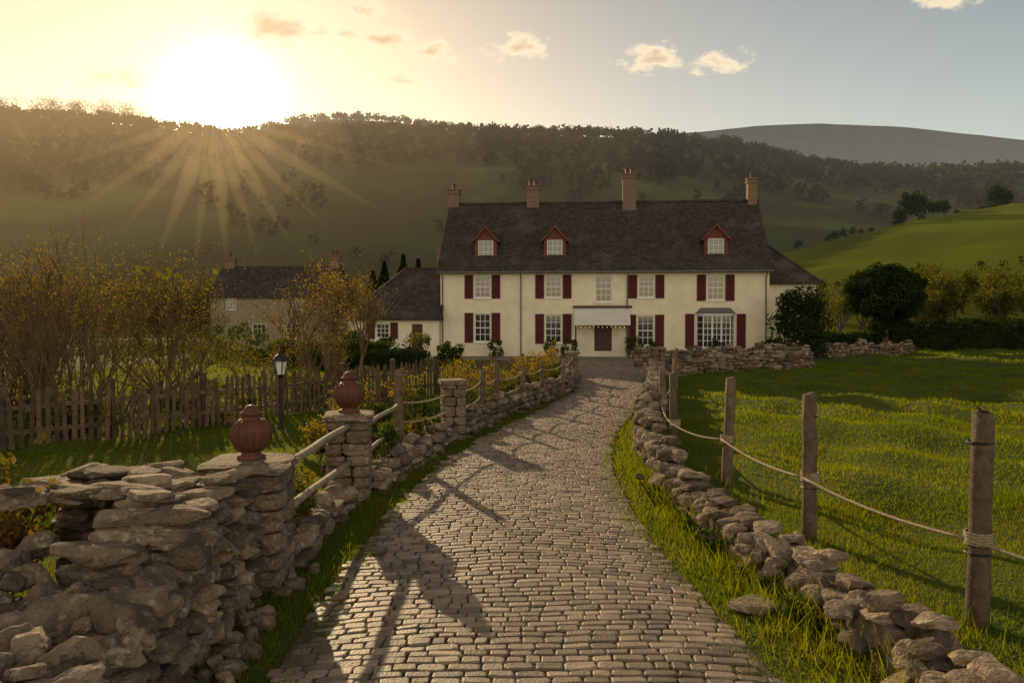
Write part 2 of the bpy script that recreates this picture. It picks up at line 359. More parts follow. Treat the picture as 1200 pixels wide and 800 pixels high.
pillar(-1.25,16.8,.5,1.25,False,.2)
pillar(5.95,32.5,.55,1.3,False); pillar(2.35,31.0,.5,1.2,False)

# ---------------------------------------------------------------- posts, rails, ropes
def post(mb,x,y,w,h,lean=.02):
    g=float(gh(x,y)); lx,ly=random.gauss(0,lean),random.gauss(0,lean); pts=[];rad=[]
    for i in range(7):
        t=i/6; pts.append((x+lx*t*h+random.gauss(0,.004),y+ly*t*h,g-.1+(h+.1)*t)); rad.append(w/2*(1.06-.1*t)*random.uniform(.96,1.04))
    pts.append((x+lx*h,y+ly*h,g+h+.015)); rad.append(w*.36); mb.tube(pts,rad,9); return (x+lx*.5,y+ly*.5,g)
def rope(mb,a,b,sag,r=.014):
    a=Vector(a);b=Vector(b); pts=[]; 
    for i in range(13):
        t=i/12; p=a.lerp(b,t); p.z-=sag*4*t*(1-t); pts.append(p)
    mb.tube(pts,[r]*13,6)
E=empty('rope_fence'); mp=MB(); mr=MB(); RP=[(4.9,4.3,.19,1.8),(3.92,6.64,.18,1.8),(3.46,9.2,.165,1.7),(3.28,12.1,.16,1.66),(2.86,13.9,.14,1.6),(3.3,17.3,.13,1.5),(4.35,21.3,.13,1.45),(5.2,25.4,.13,1.4),(6.1,29.5,.13,1.4)]
prev=None
for x,y,w,h in RP:
    post(mp,x,y,w,h); g=float(gh(x,y)); a=(x-w*.5-.01,y,g+.74)
    if prev: rope(mr,prev,a,.07,.015)
    for k in range(5):
        mr.tube([(x+math.cos(t)*(w/2+.014),y+math.sin(t)*(w/2+.014),g+.70+k*.022) for t in [i*math.pi/6 for i in range(13)]],[.012]*13,5)
    prev=a
make('posts',[mp.part(m_wood)],E,smooth=True); make('ropes',[mr.part(m_rope)],E,smooth=True)
mi=MB()
for x,y,w,h in RP[1:3]:
    g=float(gh(x,y))
    for z in (h-.25,.62): mi.tube([(x+math.cos(t)*(w/2+.01),y+math.sin(t)*(w/2+.01),g+z) for t in [i*math.pi/6 for i in range(13)]],[.01]*13,4)
make('wire_bands',[mi.part(m_iron)],E)

E=empty('wooden_rail_fence'); mp=MB(); mr=MB(); mo=MB()
def rail(mb,a,b,r=.045):
    a=Vector(a);b=Vector(b); pts=[a.lerp(b,i/6)+Vector((random.gauss(0,.006),0,random.gauss(0,.008))) for i in range(7)]
    mb.tube(pts,[r*random.uniform(.92,1.08) for _ in range(7)],8)
rail(mr,(-2.3,8.0,1.08),(-2.3,11.2,1.06)); rail(mr,(-2.3,8.0,.64),(-2.3,11.2,.52))
rail(mr,(-2.35,11.7,.86),(-2.05,14.5,.98),.035); rail(mr,(-2.35,11.7,.48),(-2.05,14.5,.55),.035)
LP=[(-2.05,14.5,.16,1.62),(-1.2,16.9,.1,1.2),(-.75,18.9,.13,1.3),(-.40,20.1,.13,1.4),(.28,22,.12,1.25),(.9,23.7,.12,1.25),(1.6,25.4,.12,1.25),(2.05,28.0,.12,1.2),(2.3,30.5,.12,1.2)]
for i,(x,y,w,h) in enumerate(LP):
    if i!=1: post(mp,x,y,w,h,.03)
    if i<len(LP)-1:
        x2,y2=LP[i+1][:2]; rope(mo,(x,y,1.02),(x2,y2,1.02),.1,.02); rope(mo,(x,y,.66),(x2,y2,.66),.1,.02)
make('posts',[mp.part(m_wood)],E,smooth=True); make('rails',[mr.part(m_woodl)],E,smooth=True); make('ropes',[mo.part(m_rope)],E,smooth=True)

# picket fence
def picket(pts,h=1.1):
    E=empty('picket_fence'); mb=MB(); mq=MB()
    for i in range(len(pts)-1):
        a=Vector((*pts[i],0)); b_=Vector((*pts[i+1],0)); d=b_-a; Ln=d.length; ang=math.atan2(d.y,d.x)
        n=int(Ln/.16)
        for k in range(n):
            p=a+d*(k/n); g=float(gh(p.x,p.y)); hh=h*random.uniform(.9,1.06); w=random.uniform(.036,.048)
            mb.M=Matrix.Translation((p.x,p.y,g))@Matrix.Rotation(ang+random.gauss(0,.05),4,'Z')@Matrix.Rotation(random.gauss(0,.035),4,'Y')
            mb.prismy([(-w,.02),(w,.02),(w,hh-.08),(0,hh),(-w,hh-.08)],-.012,.012)
        mq.M=Matrix.Translation((a.x,a.y,0))@Matrix.Rotation(ang,4,'Z')
        for z in (.3,.78): mq.box(0,Ln,.016,.06,z,z+.08)
        m_=max(1,int(Ln/2))
        for k in range(m_+1): mq.box(k*Ln/m_-.06,k*Ln/m_+.06,.062,.18,-.05,h+.12)
    make('pickets',[mb.part(m_picket)],E); make('rails_and_posts',[mq.part(m_picket)],E)
picket([(-13.5,12.5),(-9.7,15.1),(-5.8,20.1),(-2.4,26.2)],1.15)
picket([(-2.4,26.2),(-.6,29),(1.6,33)],1.0)

# lantern
def lantern(x,y):
    E=empty('garden_lantern',(x,y,0)); mb=MB(); mb.lathe([(.09,0),(.09,.06),(.04,.1),(.032,.6),(.045,.62),(.032,.64),(.028,1.15),(.05,1.2),(.09,1.23),(.11,1.25)],(0,0,0),12)
    mb.lathe([(.2,1.56),(.19,1.6),(.12,1.68),(.06,1.72),(.03,1.76),(.035,1.79),(.0,1.82)],(0,0,0),6)
    for k in range(6):
        t=k*math.pi/3; mb.tube([(math.cos(t)*.105,math.sin(t)*.105,1.25),(math.cos(t)*.17,math.sin(t)*.17,1.57)],[.012,.012],4)
    make('frame',[mb.part(m_iron)],E); mg=MB(); mg.lathe([(.095,1.26),(.155,1.555)],(0,0,0),6); make('glass',[mg.part(m_white)],E)
lantern(-5.3,18.2)

# ---------------------------------------------------------------- house
def facade(mb,x0,x1,z0,z1,ops,y=0,dep=.14):
    X=sorted({x0,x1,*[o[0] for o in ops],*[o[1] for o in ops]}); Z=sorted({z0,z1,*[o[2] for o in ops],*[o[3] for o in ops]})
    for i in range(len(X)-1):
        for j in range(len(Z)-1):
            cx,cz=(X[i]+X[i+1])/2,(Z[j]+Z[j+1])/2
            if any(o[0]<cx<o[1] and o[2]<cz<o[3] for o in ops): continue
            mb.add([(X[i],y,Z[j]),(X[i+1],y,Z[j]),(X[i+1],y,Z[j+1]),(X[i],y,Z[j+1])],[(0,1,2,3)])
    for a,b_,c,d in ops:
        mb.add([(a,y,c),(b_,y,c),(b_,y,d),(a,y,d),(a,y+dep,c),(b_,y+dep,c),(b_,y+dep,d),(a,y+dep,d)],[(0,4,5,1),(1,5,6,2),(2,6,7,3),(3,7,4,0)])
def sash(mw,mg,x0,x1,z0,z1,y,cols=3,rows=4,fr=.075,mt=.036):
    mw.box(x0,x0+fr,y,y+.06,z0,z1); mw.box(x1-fr,x1,y,y+.06,z0,z1)
    mw.box(x0+fr,x1-fr,y,y+.06,z0,z0+fr); mw.box(x0+fr,x1-fr,y,y+.06,z1-fr,z1)
    W=x1-x0-2*fr;H=z1-z0-2*fr
    for i in range(1,cols): c=x0+fr+W*i/cols; mw.box(c-mt/2,c+mt/2,y+.012,y+.045,z0+fr,z1-fr)
    for j in range(1,rows):
        t=mt*(1.8 if j*2==rows else 1); c=z0+fr+H*j/rows; mw.box(x0+fr,x1-fr,y+.008,y+.05,c-t/2,c+t/2)
    mg.add([(x0+fr,y+.03,z0+fr),(x1-fr,y+.03,z0+fr),(x1-fr,y+.03,z1-fr),(x0+fr,y+.03,z1-fr)],[(0,1,2,3)])
def shutter(mb,x0,x1,z0,z1,y):
    f=.06; mb.box(x0,x0+f,y-.05,y-.004,z0,z1); mb.box(x1-f,x1,y-.05,y-.004,z0,z1)
    for a in (z0,(z0+z1)/2-f/2,z1-f): mb.box(x0+f,x1-f,y-.048,y-.006,a,a+f)
    z=z0+f
    while z<z1-f-.02:
        mb.add([(x0+f,y-.04,z),(x1-f,y-.04,z),(x1-f,y-.008,z+.05),(x0+f,y-.008,z+.05)],[(0,1,2,3)]); z+=.045
def chimney(mb,mp,x,y,w,d,z0,z1,pots=2):
    mb.box(x-w/2,x+w/2,y-d/2,y+d/2,z0,z1-.3); mb.box(x-w/2-.06,x+w/2+.06,y-d/2-.06,y+d/2+.06,z1-.3,z1-.2)
    mb.box(x-w/2-.02,x+w/2+.02,y-d/2-.02,y+d/2+.02,z1-.2,z1-.08); mb.box(x-w/2-.09,x+w/2+.09,y-d/2-.09,y+d/2+.09,z1-.08,z1)
    for k in range(pots): mp.lathe([(.13,0),(.11,.08),(.10,.32),(.13,.35),(.13,.38),(.08,.38)],(x+(k-(pots-1)/2)*.34,y,z1),10)
H=empty('country_house',(-4.6,51.3,0),-math.radians(5.5))
wl=MB();wt=MB();gl=MB();sh=MB();rf=MB();ch=MB();pt=MB();rd=MB();ld=MB()
Wd=20.6;EZ=5.5
up=[(2.72,3.72,5.14,.53,1),(7.26,3.72,5.14,.53,1),(10.42,3.45,5.1,.53,0),(13.08,3.72,5.1,.5,1),(17.35,3.55,5.1,.53,1)]
dn=[(2.72,.9,2.72,.53,1),(7.26,.85,2.65,.53,1),(13.05,.7,2.6,.53,1)]
ops=[(c-w,c+w,a,b_) for c,a,b_,w,s in up+dn]+[(9.85,10.95,.02,2.1)]+[(16.25,18.45,.5,2.62)]
facade(wl,0,Wd,-.1,EZ,ops)
for c,a,b_,w,s in up+dn:
    sash(wt,gl,c-w,c+w,a,b_,.07,3,4); wt.box(c-w-.08,c+w+.08,-.07,.07,a-.09,a-.004)
    if s:
        shutter(sh,c-w-.62,c-w-.06,a-.05,b_+.05,0); shutter(sh,c+w+.06,c+w+.62,a-.05,b_+.05,0)
G=8.8; pk=10.05
wl.add([(0,0,-.1),(0,G,-.1),(0,G,EZ),(0,G/2,pk),(0,0,EZ)],[(0,4,3,2,1)])
wl.add([(Wd,0,-.1),(Wd,G,-.1),(Wd,G,EZ),(Wd,G/2,pk),(Wd,0,EZ)],[(0,1,2,3,4)])
wl.add([(0,G,-.1),(Wd,G,-.1),(Wd,G,EZ),(0,G,EZ)],[(0,3,2,1)])
wl.box(-.02,Wd+.02,-.03,0-.003,-.1,.35)
rf.prism([(-.38,5.28),(-.38,5.4),(G/2,10.28),(G/2,10.12)],-.18,Wd+.18); rf.prism([(G+.38,5.28),(G/2+.001,10.12),(G/2+.001,10.28),(G+.38,5.4)],-.18,Wd+.18)
rf.tube([(-.2+i*(Wd+.4)/40,G/2,10.29+random.gauss(0,.012)) for i in range(41)],[.11]*41,8)
wt.box(-.1,Wd+.1,-.3,-.004,5.3,5.38); ld.tube([(-.15,-.42,5.33),(Wd+.15,-.42,5.33)],[.06,.06],8)
for x in (5.2,11.9,.15,20.4): ld.tube([(x,-.4,5.3),(x,-.08,4.95),(x,-.08,.05)],[.04,.04,.04],8)
sl=(10.28-5.4)/(G/2+.38)
for c in (2.85,7.32,17.45):
    y0=.62; zb=6.15; ze=7.55; zp=8.35; w=.72
    facade(rd,c-w,c+w,zb-.3,ze,[(c-.5,c+.5,zb+.12,ze-.1)],y0,.1); sash(wt,gl,c-.5,c+.5,zb+.12,ze-.1,y0+.04,3,3,.06)
    rd.add([(c-w,y0,ze),(c+w,y0,ze),(c,y0,zp-.06)],[(0,1,2)])
    yb=lambda z:(z-5.4)/sl-.38
    for sgn in (-1,1):
        x=c+sgn*w; rd.add([(x,y0,zb-.3),(x,y0,ze),(x,yb(ze)+.1,ze)],[(0,1,2)])
        xe=c+sgn*(w+.16); ze2=ze-.16
        rf.add([(xe,y0-.18,ze2),(c,y0-.18,zp),(c,yb(zp)+.15,zp),(xe,yb(ze2)+.15,ze2),(xe,y0-.18,ze2-.08),(c,y0-.18,zp-.1),(c,yb(zp)+.15,zp-.1),(xe,yb(ze2)+.15,ze2-.08)],[(0,1,2,3),(0,4,5,1),(4,7,6,5),(0,3,7,4)])
        rd.add([(xe,y0-.2,ze2-.13),(c,y0-.2,zp-.15),(c,y0-.2,zp+.0),(xe,y0-.2,ze2+.02)],[(0,1,2,3)])
# bay window
bx0,bx1=16.2,18.5
fb=-.62
wl.box(bx0+.3,bx1-.3,fb,-.004,-.05,.55); 
wt.box(bx0+.2,bx1-.2,fb-.08,-.006,.55,.62)
for k in range(3):
    a=bx0+.32+k*(bx1-bx0-.64)/3; sash(wt,gl,a,a+(bx1-bx0-.64)/3-.004,.62,2.6,fb,2,5,.05)
for sgn,xw,xf in ((1,bx0,bx0+.32),(-1,bx1,bx1-.32)):
    a=Vector((xw,-.02,0)); b_=Vector((xf,fb,0)); d=b_-a
    if sgn<0: a,b_=b_,a; d=b_-a
    T=Matrix.Translation(a)@Matrix.Rotation(math.atan2(d.y,d.x),4,'Z')
    wt.M=T; gl.M=T; sash(wt,gl,0,d.length,.62,2.6,0,1,5,.05); wt.M=None; gl.M=None
    wl.add([(xw,0,-.05),(xf,fb,-.05),(xf,fb,.58),(xw,0,.58)],[(0,1,2,3)])
wt.add([(bx0-.05,-.01,2.6),(bx0+.28,fb-.08,2.6),(bx1-.28,fb-.08,2.6),(bx1+.05,-.01,2.6),(bx0-.05,-.01,2.72),(bx0+.28,fb-.08,2.72),(bx1-.28,fb-.08,2.72),(bx1+.05,-.01,2.72)],[(0,1,5,4),(1,2,6,5),(2,3,7,6),(0,3,2,1)])
ld.add([(bx0-.1,-.01,2.725),(bx0+.24,fb-.14,2.725),(bx1-.24,fb-.14,2.725),(bx1+.1,-.01,2.725),(bx0+.25,-.01,3.08),(bx1-.25,-.01,3.08)],[(0,1,4),(1,2,5,4),(2,3,5)])
shutter(sh,15.5,16.05,.55,2.7,0); shutter(sh,18.65,19.2,.55,2.7,0)
# door & awning
dr=MB(); dr.box(9.85,10.95,.09,.13,.02,2.1)
for z in (.2,.95): 
    for x in (9.97,10.46): dr.box(x,x+.38,.06,.088,z,z+.62)
dr.box(8.5,12.2,-.12,-.004,3.08,3.22)
cn=MB(); cn.add([(8.6,-.02,3.05),(12.05,-.02,3.05),(12.05,-1.35,2.3),(8.6,-1.35,2.3),(12.05,-1.35,2.0),(8.6,-1.35,2.0)],[(0,3,2,1),(3,5,4,2)])
cn.add([(8.6,-.02,3.05),(8.6,-1.35,2.3),(8.6,-1.35,2.0),(8.6,-.02,2.0)],[(0,3,2,1)]); cn.add([(12.05,-.02,3.05),(12.05,-1.35,2.3),(12.05,-1.35,2.0),(12.05,-.02,2.0)],[(0,1,2,3)])
for x in (8.7,11.95): dr.box(x-.05,x+.05,-1.3,-1.2,0,2.05)
bl=MB()
for i in range(13):
    x=8.75+i*3.2/12; z=1.9-.06*abs(math.sin(i*math.pi/4)); bl.lathe([(.008,0),(.02,.015),(.02,.035),(.008,.05)],(x,-1.25,z),6)
make('awning',[cn.part(m_canvas)],H); make('door_and_porch',[dr.part(m_door)],H); make('string_lights',[bl.part(m_bulb)],H)
# left wing
def hip(rf,x0,x1,y0,y1,ez,rz,ra,rb,ov=.3):
    ym=(y0+y1)/2; v=[(x0-ov,y0-ov,ez),(x1+ov,y0-ov,ez),(x1+ov,y1+ov,ez),(x0-ov,y1+ov,ez),(ra,ym,rz),(rb,ym,rz)]
    v+= [(a,b,c-.12) for a,b,c in v[:4]]
    rf.add(v,[(0,1,5,4),(1,2,5),(2,3,4,5),(3,0,4),(0,6,7,1),(1,7,8,2),(2,8,9,3),(3,9,6,0),(6,9,8,7)])
    rf.tube([v[4],v[5]],[.1,.1],6)
    for a,b in ((0,4),(3,4),(1,5),(2,5)): rf.tube([v[a],v[b]],[.09,.09],6)
facade(wl,-5.9,-.02,-.1,2.4,[(-4.1,-3.2,1.15,2.1),(-1.75,-1.05,.0,2.05)],-.6)
wl.add([(-5.9,-.6,-.1),(-5.9,6,-.1),(-5.9,6,2.4),(-5.9,-.6,2.4)],[(0,3,2,1)]); wl.add([(-.02,-.6,-.1),(-.02,-.01,-.1),(-.02,-.01,2.4),(-.02,-.6,2.4)],[(0,1,2,3)])
sash(wt,gl,-4.1,-3.2,1.15,2.1,-.53,3,3); shutter(sh,-4.65,-4.16,1.1,2.15,-.6); shutter(sh,-3.14,-2.65,1.1,2.15,-.6)
dr2=MB(); dr2.box(-1.75,-1.05,-.5,-.46,.0,2.05); make('side_door',[dr2.part(m_door)],H)
hip(rf,-5.9,-.1,-.6,6,2.42,5.75,-2.9,-.1,.3)
# right wing
facade(wl,Wd+.02,24.2,-.1,4.75,[(22.2,23.1,3.1,4.3)],3.0); sash(wt,gl,22.2,23.1,3.1,4.3,3.07,3,4)
wl.add([(24.2,3,-.1),(24.2,8.4,-.1),(24.2,8.4,4.75),(24.2,3,4.75)],[(0,1,2,3)])
hip(rf,Wd+.4,24.2,3,8.4,4.75,7.6,Wd+.4,21.4,.3)
chimney(ch,pt,.15,G/2+.1,.75,.6,9.2,11.35,1); chimney(ch,pt,5.65,G/2,.85,.6,9.3,11.5,2); chimney(ch,pt,12.2,G/2-.2,.9,.7,9.0,12.15,2); chimney(ch,pt,20.35,G/2,.6,.6,9.2,11.75,1)
chimney(ch,pt,-.95,5.8,.7,.6,3.0,7.4,0); ld.box(11.7,12.7,G/2-.6,G/2-.53,9.2,9.75)
make('walls',[wl.part(m_plaster)],H); make('window_frames',[wt.part(m_white)],H); make('window_glass',[gl.part(m_glass)],H); make('shutters',[sh.part(m_red)],H)
make('roof',[rf.part(m_roof)],H); make('chimneys',[ch.part(m_brick)],H); make('chimney_pots',[pt.part(m_pot)],H); make('dormers',[rd.part(m_redtile)],H); make('lead_and_gutters',[ld.part(m_lead)],H)

# stone cottage on the left
H=empty('stone_cottage',(-22.9,60.5,0),-.05); wl=MB();wt=MB();gl=MB();rf=MB();ch=MB();pt=MB()
cw=9.2;ops=[(1.2,2.0,3.0,3.95),(6.2,7.1,3.0,3.95),(3.2,4.3,.8,2.0),(5.8,7.0,.8,2.0)]
facade(wl,0,cw,-.5,4.1,ops)
for o_ in ops: sash(wt,gl,*o_,.07,3,3)
wl.add([(0,0,-.5),(0,6,-.5),(0,6,4.1),(0,3,6.3),(0,0,4.1)],[(0,4,3,2,1)]); wl.add([(cw,0,-.5),(cw,6,-.5),(cw,6,4.1),(cw,3,6.3),(cw,0,4.1)],[(0,1,2,3,4)])
rf.prism([(-.3,3.95),(-.3,4.07),(3,6.5),(3,6.35)],-.2,cw+.2); rf.prism([(6.3,3.95),(3.001,6.35),(3.001,6.5),(6.3,4.07)],-.2,cw+.2)
chimney(ch,pt,.4,3,.8,.6,5.6,7.2,1); chimney(ch,pt,8.8,3,.8,.6,5.6,7.3,2)
make('walls',[wl.part(m_cottage)],H); make('window_frames',[wt.part(m_white)],H); make('window_glass',[gl.part(m_glass)],H); make('roof',[rf.part(m_roof)],H); make('chimneys',[ch.part(m_brick)],H); make('chimney_pots',[pt.part(m_pot)],H)

# ---------------------------------------------------------------- sky, sun, haze
AZ=math.radians(-19.7); EL=math.radians(14.0); EL2=math.radians(17.0); AZ2=math.radians(-22.5)
sd=Vector((math.sin(AZ)*math.cos(EL),math.cos(AZ)*math.cos(EL),math.sin(EL)))
sl2=Vector((math.sin(AZ2)*math.cos(EL2),math.cos(AZ2)*math.cos(EL2),math.sin(EL2)))
w=bpy.data.worlds.new('World'); S.world=w; w.use_nodes=True; nt=w.node_tree; nt.nodes.clear(); L=nt.links
sky=nd(nt,'ShaderNodeTexSky',sky_type='NISHITA'); sky.sun_disc=False; sky.sun_elevation=EL; sky.sun_rotation=AZ; sky.air_density=1; sky.dust_density=1.0; sky.ozone_density=1
tc=nd(nt,'ShaderNodeTexCoord'); dn_=nd(nt,'ShaderNodeVectorMath',operation='NORMALIZE'); L.new(tc.outputs['Generated'],dn_.inputs[0])
dp=nd(nt,'ShaderNodeVectorMath',operation='DOT_PRODUCT'); L.new(dn_.outputs[0],dp.inputs[0]); dp.inputs[1].default_value=sd
ang=mth(nt,'ARCCOSINE',mth(nt,'MINIMUM',dp.outputs['Value'],.999999))
def ex(s): return mth(nt,'EXPONENT',mth(nt,'MULTIPLY',ang,-1/s))
core=mth(nt,'EXPONENT',mth(nt,'MULTIPLY',mth(nt,'POWER',mth(nt,'DIVIDE',ang,.038),2.0),-1.0))
def cs(col,f): return mixc(nt,1.0,col,f,'MULTIPLY')
g=mixc(nt,1.0,cs((6,5.4,4.0),core),cs((1.7,1.34,.82),ex(.075)),'ADD'); g=mixc(nt,1.0,g,cs((.22,.17,.11),ex(.38)),'ADD')
sx=nd(nt,'ShaderNodeSeparateXYZ'); L.new(dn_.outputs[0],sx.inputs[0])
up_=mth(nt,'SUBTRACT',1.0,mth(nt,'MULTIPLY',mth(nt,'MAXIMUM',sx.outputs[2],0.0),.55))
att=mth(nt,'MULTIPLY',mth(nt,'SUBTRACT',1.0,mth(nt,'MULTIPLY',ex(.55),.92)),up_)
base=mixc(nt,1.0,cs((.166,.146,.120),att),sky.outputs[0],'MULTIPLY'); tot=mixc(nt,1.0,base,g,'ADD')
south_fill=mth(nt,'MAXIMUM',mth(nt,'MULTIPLY',sx.outputs[1],-1.0),0.0)  # warm fill added to the sky behind the camera, brightens shaded fronts
tot=mixc(nt,1.0,tot,cs((.80,.60,.37),south_fill),'ADD')
az=mth(nt,'ARCTAN2',sx.outputs[0],sx.outputs[1]); el=mth(nt,'ARCSINE',sx.outputs[2])
nz=nd(nt,'ShaderNodeTexNoise'); nz.inputs['Scale'].default_value=38; nz.inputs['Detail'].default_value=5; nz.inputs['Roughness'].default_value=.6
mp_=nd(nt,'ShaderNodeMapping'); mp_.inputs['Scale'].default_value=(1,1,2.2); L.new(dn_.outputs[0],mp_.inputs[0]); L.new(mp_.outputs[0],nz.inputs['Vector'])
cb=nd(nt,'ShaderNodeCombineXYZ'); L.new(mth(nt,'MULTIPLY',az,880/30),cb.inputs[0]); L.new(mth(nt,'MULTIPLY',el,880/12),cb.inputs[1])
dmin=None
for (u,v,s) in ((328,37,1.3),(378,43,.75),(412,46,.8),(452,50,1.05),(505,64,.95),(432,16,1.0),(610,60,1.0),(765,71,1.1),(840,78,.9),(470,97,.8),(130,92,1.0),(1104,3,.8)):
    a=math.atan((u-600)/933)*880/30; e_=math.atan((369.5-v)/math.hypot(933,u-600))*880/12
    dv=nd(nt,'ShaderNodeVectorMath',operation='DISTANCE'); L.new(cb.outputs[0],dv.inputs[0]); dv.inputs[1].default_value=(a,e_,0)
    d_=mth(nt,'SUBTRACT',dv.outputs['Value'],s); dmin=d_ if dmin is None else mth(nt,'MINIMUM',dmin,d_)
mm=mth(nt,'SUBTRACT',mth(nt,'MULTIPLY',mth(nt,'SUBTRACT',nz.outputs[0],.47),3.0),dmin)
mask=rampv(nt,mm,-.15,.6); thick=rampv(nt,mm,.4,1.4)
cc=mixc(nt,thick,(1.0,.82,.55),(.70,.48,.28)); tot=mixc(nt,mth(nt,'MULTIPLY',mask,.85),tot,cc)
bg=nd(nt,'ShaderNodeBackground'); L.new(tot,bg.inputs[0]); bg.inputs[1].default_value=1.0
o=nd(nt,'ShaderNodeOutputWorld'); L.new(bg.outputs[0],o.inputs[0])
sl_=bpy.data.lights.new('sun','SUN'); sl_.energy=5; sl_.angle=math.radians(.5); sl_.color=(1,.74,.42); so=bpy.data.objects.new('sun',sl_); S.collection.objects.link(so); so.rotation_euler=sl2.to_track_quat('Z','Y').to_euler()
def glowmat(name,col,st):  # emission-only volume, its glow stands in for scattered light
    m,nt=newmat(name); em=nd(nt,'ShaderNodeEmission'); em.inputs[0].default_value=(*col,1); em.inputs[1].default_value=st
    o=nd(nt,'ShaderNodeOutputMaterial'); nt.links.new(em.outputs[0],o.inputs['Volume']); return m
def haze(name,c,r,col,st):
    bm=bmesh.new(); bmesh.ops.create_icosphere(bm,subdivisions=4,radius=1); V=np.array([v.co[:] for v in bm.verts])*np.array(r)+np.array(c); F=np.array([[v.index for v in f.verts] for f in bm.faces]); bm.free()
    make(name,[(V,F,glowmat(name,col,st))])
haze('valley_haze_glow',(0,700,20),(1500,560,230),(1,.93,.74),.00014)  # aerial haze put in as a faint glow over the distance
haze('glowing_mist',(-165,330,60),(100,160,75),(1,.60,.20),.00050)  # nested ellipsoids that glow golden themselves, no sunlight is scattered
haze('glowing_mist',(-165,325,60),(155,190,98),(1,.58,.19),.00027)
haze('glowing_mist',(-160,320,60),(215,215,122),(1,.58,.19),.00015)
# sunbeams built as emissive spindles, their light put into the shape
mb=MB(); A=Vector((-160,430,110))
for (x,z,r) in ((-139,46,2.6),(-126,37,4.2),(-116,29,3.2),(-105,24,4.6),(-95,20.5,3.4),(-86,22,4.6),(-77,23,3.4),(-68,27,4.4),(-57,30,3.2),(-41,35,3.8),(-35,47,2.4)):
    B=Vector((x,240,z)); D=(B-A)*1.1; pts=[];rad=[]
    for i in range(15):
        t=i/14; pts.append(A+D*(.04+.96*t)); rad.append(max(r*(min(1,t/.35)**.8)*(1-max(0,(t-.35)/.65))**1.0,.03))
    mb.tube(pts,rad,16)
make('glow_rays',[mb.part(glowmat('glow_rays',(1,.62,.22),.0042))])

# ---------------------------------------------------------------- vegetation
def leafquads(C,size,asp=.55,up=0.0):
    n=len(C); a=rng.normal(size=(n,3)); a[:,2]*=(1-up); a/=np.linalg.norm(a,axis=1)[:,None]
    b_=rng.normal(size=(n,3)); b_-=(b_*a).sum(1)[:,None]*a; b_/=np.linalg.norm(b_,axis=1)[:,None]
    s=np.asarray(size)*rng.uniform(.6,1.3,n); s=s[:,None]
    V=np.stack([C-a*s*.5,C+b_*s*.5*asp,C+a*s*.5,C-b_*s*.5*asp],1).reshape(-1,3)
    F=np.arange(4*n).reshape(n,4); return V,F
def clumps(c,r,nc,nl,cs=.35):
    P=rng.normal(size=(nc,3)); P/=np.linalg.norm(P,axis=1)[:,None]; P*=rng.uniform(.35,.95,nc)[:,None]**.6
    cc=P*np.array(r)+np.array(c); k=rng.integers(0,nc,nl); q=rng.normal(size=(nl,3)); q/=np.linalg.norm(q,axis=1)[:,None]
    q*=rng.uniform(.5,1.05,nl)[:,None]; sz=rng.uniform(.6,1.2,nc)[k][:,None]
    return cc[k]+q*np.array(r)*cs*sz,cc
def shrub(name,x,y,r,nl,ls,mat,z=None,nc=None,stems=True):
    g=float(gh(x,y)); cz=g+r[2]*.95 if z is None else z
    C,cc=clumps((x,y,cz),r,nc or 14,nl); C=C[C[:,2]>g+.01]; V,F=leafquads(C,ls)
    mb=MB()
    for c in cc[:10]:
        m_=Vector(((x+c[0])/2,(y+c[1])/2,(g+c[2])*.45)); mb.tube([(x+random.gauss(0,.05),y,g-.05),m_,tuple(c)],[.02+.01*r[0],.012+.005*r[0],.006],4)
    return make(name,[(V,F,mat)]+([mb.part(m_bark)] if stems else []))
def grow(mb,tips,p,d,L_,r,dep,spread=.5,up=.25,n=(2,4),thin=.62):
    p=Vector(p); d=Vector(d).normalized(); pts=[p.copy()]; rad=[r]; q=p.copy(); dd=d.copy(); k=3
    for i in range(k):
        dd=(dd+Vector((random.gauss(0,.13),random.gauss(0,.13),random.gauss(0,.08)+up*.12))).normalized(); q=q+dd*(L_/k); pts.append(q.copy()); rad.append(max(r*(1-.45*(i+1)/k),.002))
    mb.tube(pts,rad,6 if r>.06 else (4 if r>.02 else 3))
    if dep==0: tips.extend([tuple(a) for a in pts[1:]]); return
    if dep<=1: tips.append(tuple(pts[2]))
    for _ in range(random.randint(*n)):
        t=random.uniform(.35,1); i=min(int(t*k),k-1); s=pts[i].lerp(pts[i+1],t*k-i)
        nd_=(dd+Vector((random.gauss(0,spread),random.gauss(0,spread),random.gauss(0,spread*.6)+up*.4))).normalized()
        grow(mb,tips,s,nd_,L_*random.uniform(.5,.8),max(r*thin*random.uniform(.7,1),.003),dep-1,spread,up,n,thin)
def tree(name,x,y,h,mat,nl,ls,r0=None,cr=.3,dep=3,z=None,trunk=.3,spread=.6,bark=None,clr=.5):
    g=float(gh(x,y)) if z is None else z; mb=MB(); tips=[]; r0=r0 or h*.03
    th=h*trunk; mb.tube([(x,y,g-.2),(x+random.gauss(0,.05),y,g+th*.5),(x,y,g+th)],[r0*1.3,r0,r0*.85],8)
    for k in range(5):
        a=k*1.257+random.random(); grow(mb,tips,(x,y,g+th*random.uniform(.75,1)),(math.cos(a)*.8*spread,math.sin(a)*.8*spread,1),h*cr,r0*.6,dep-1,spread,.3,(3,4))
    grow(mb,tips,(x,y,g+th),(0,0,1),h*cr*1.15,r0*.7,dep-1,spread,.4,(3,4))
    parts=[mb.part(bark or m_bark)]
    if nl:
        T=np.array(tips); C=T[rng.integers(0,len(T),nl)]+rng.normal(size=(nl,3))*h*.05*clr; parts.insert(0,leafquads(C,ls)+(mat,))
    return make(name,parts)

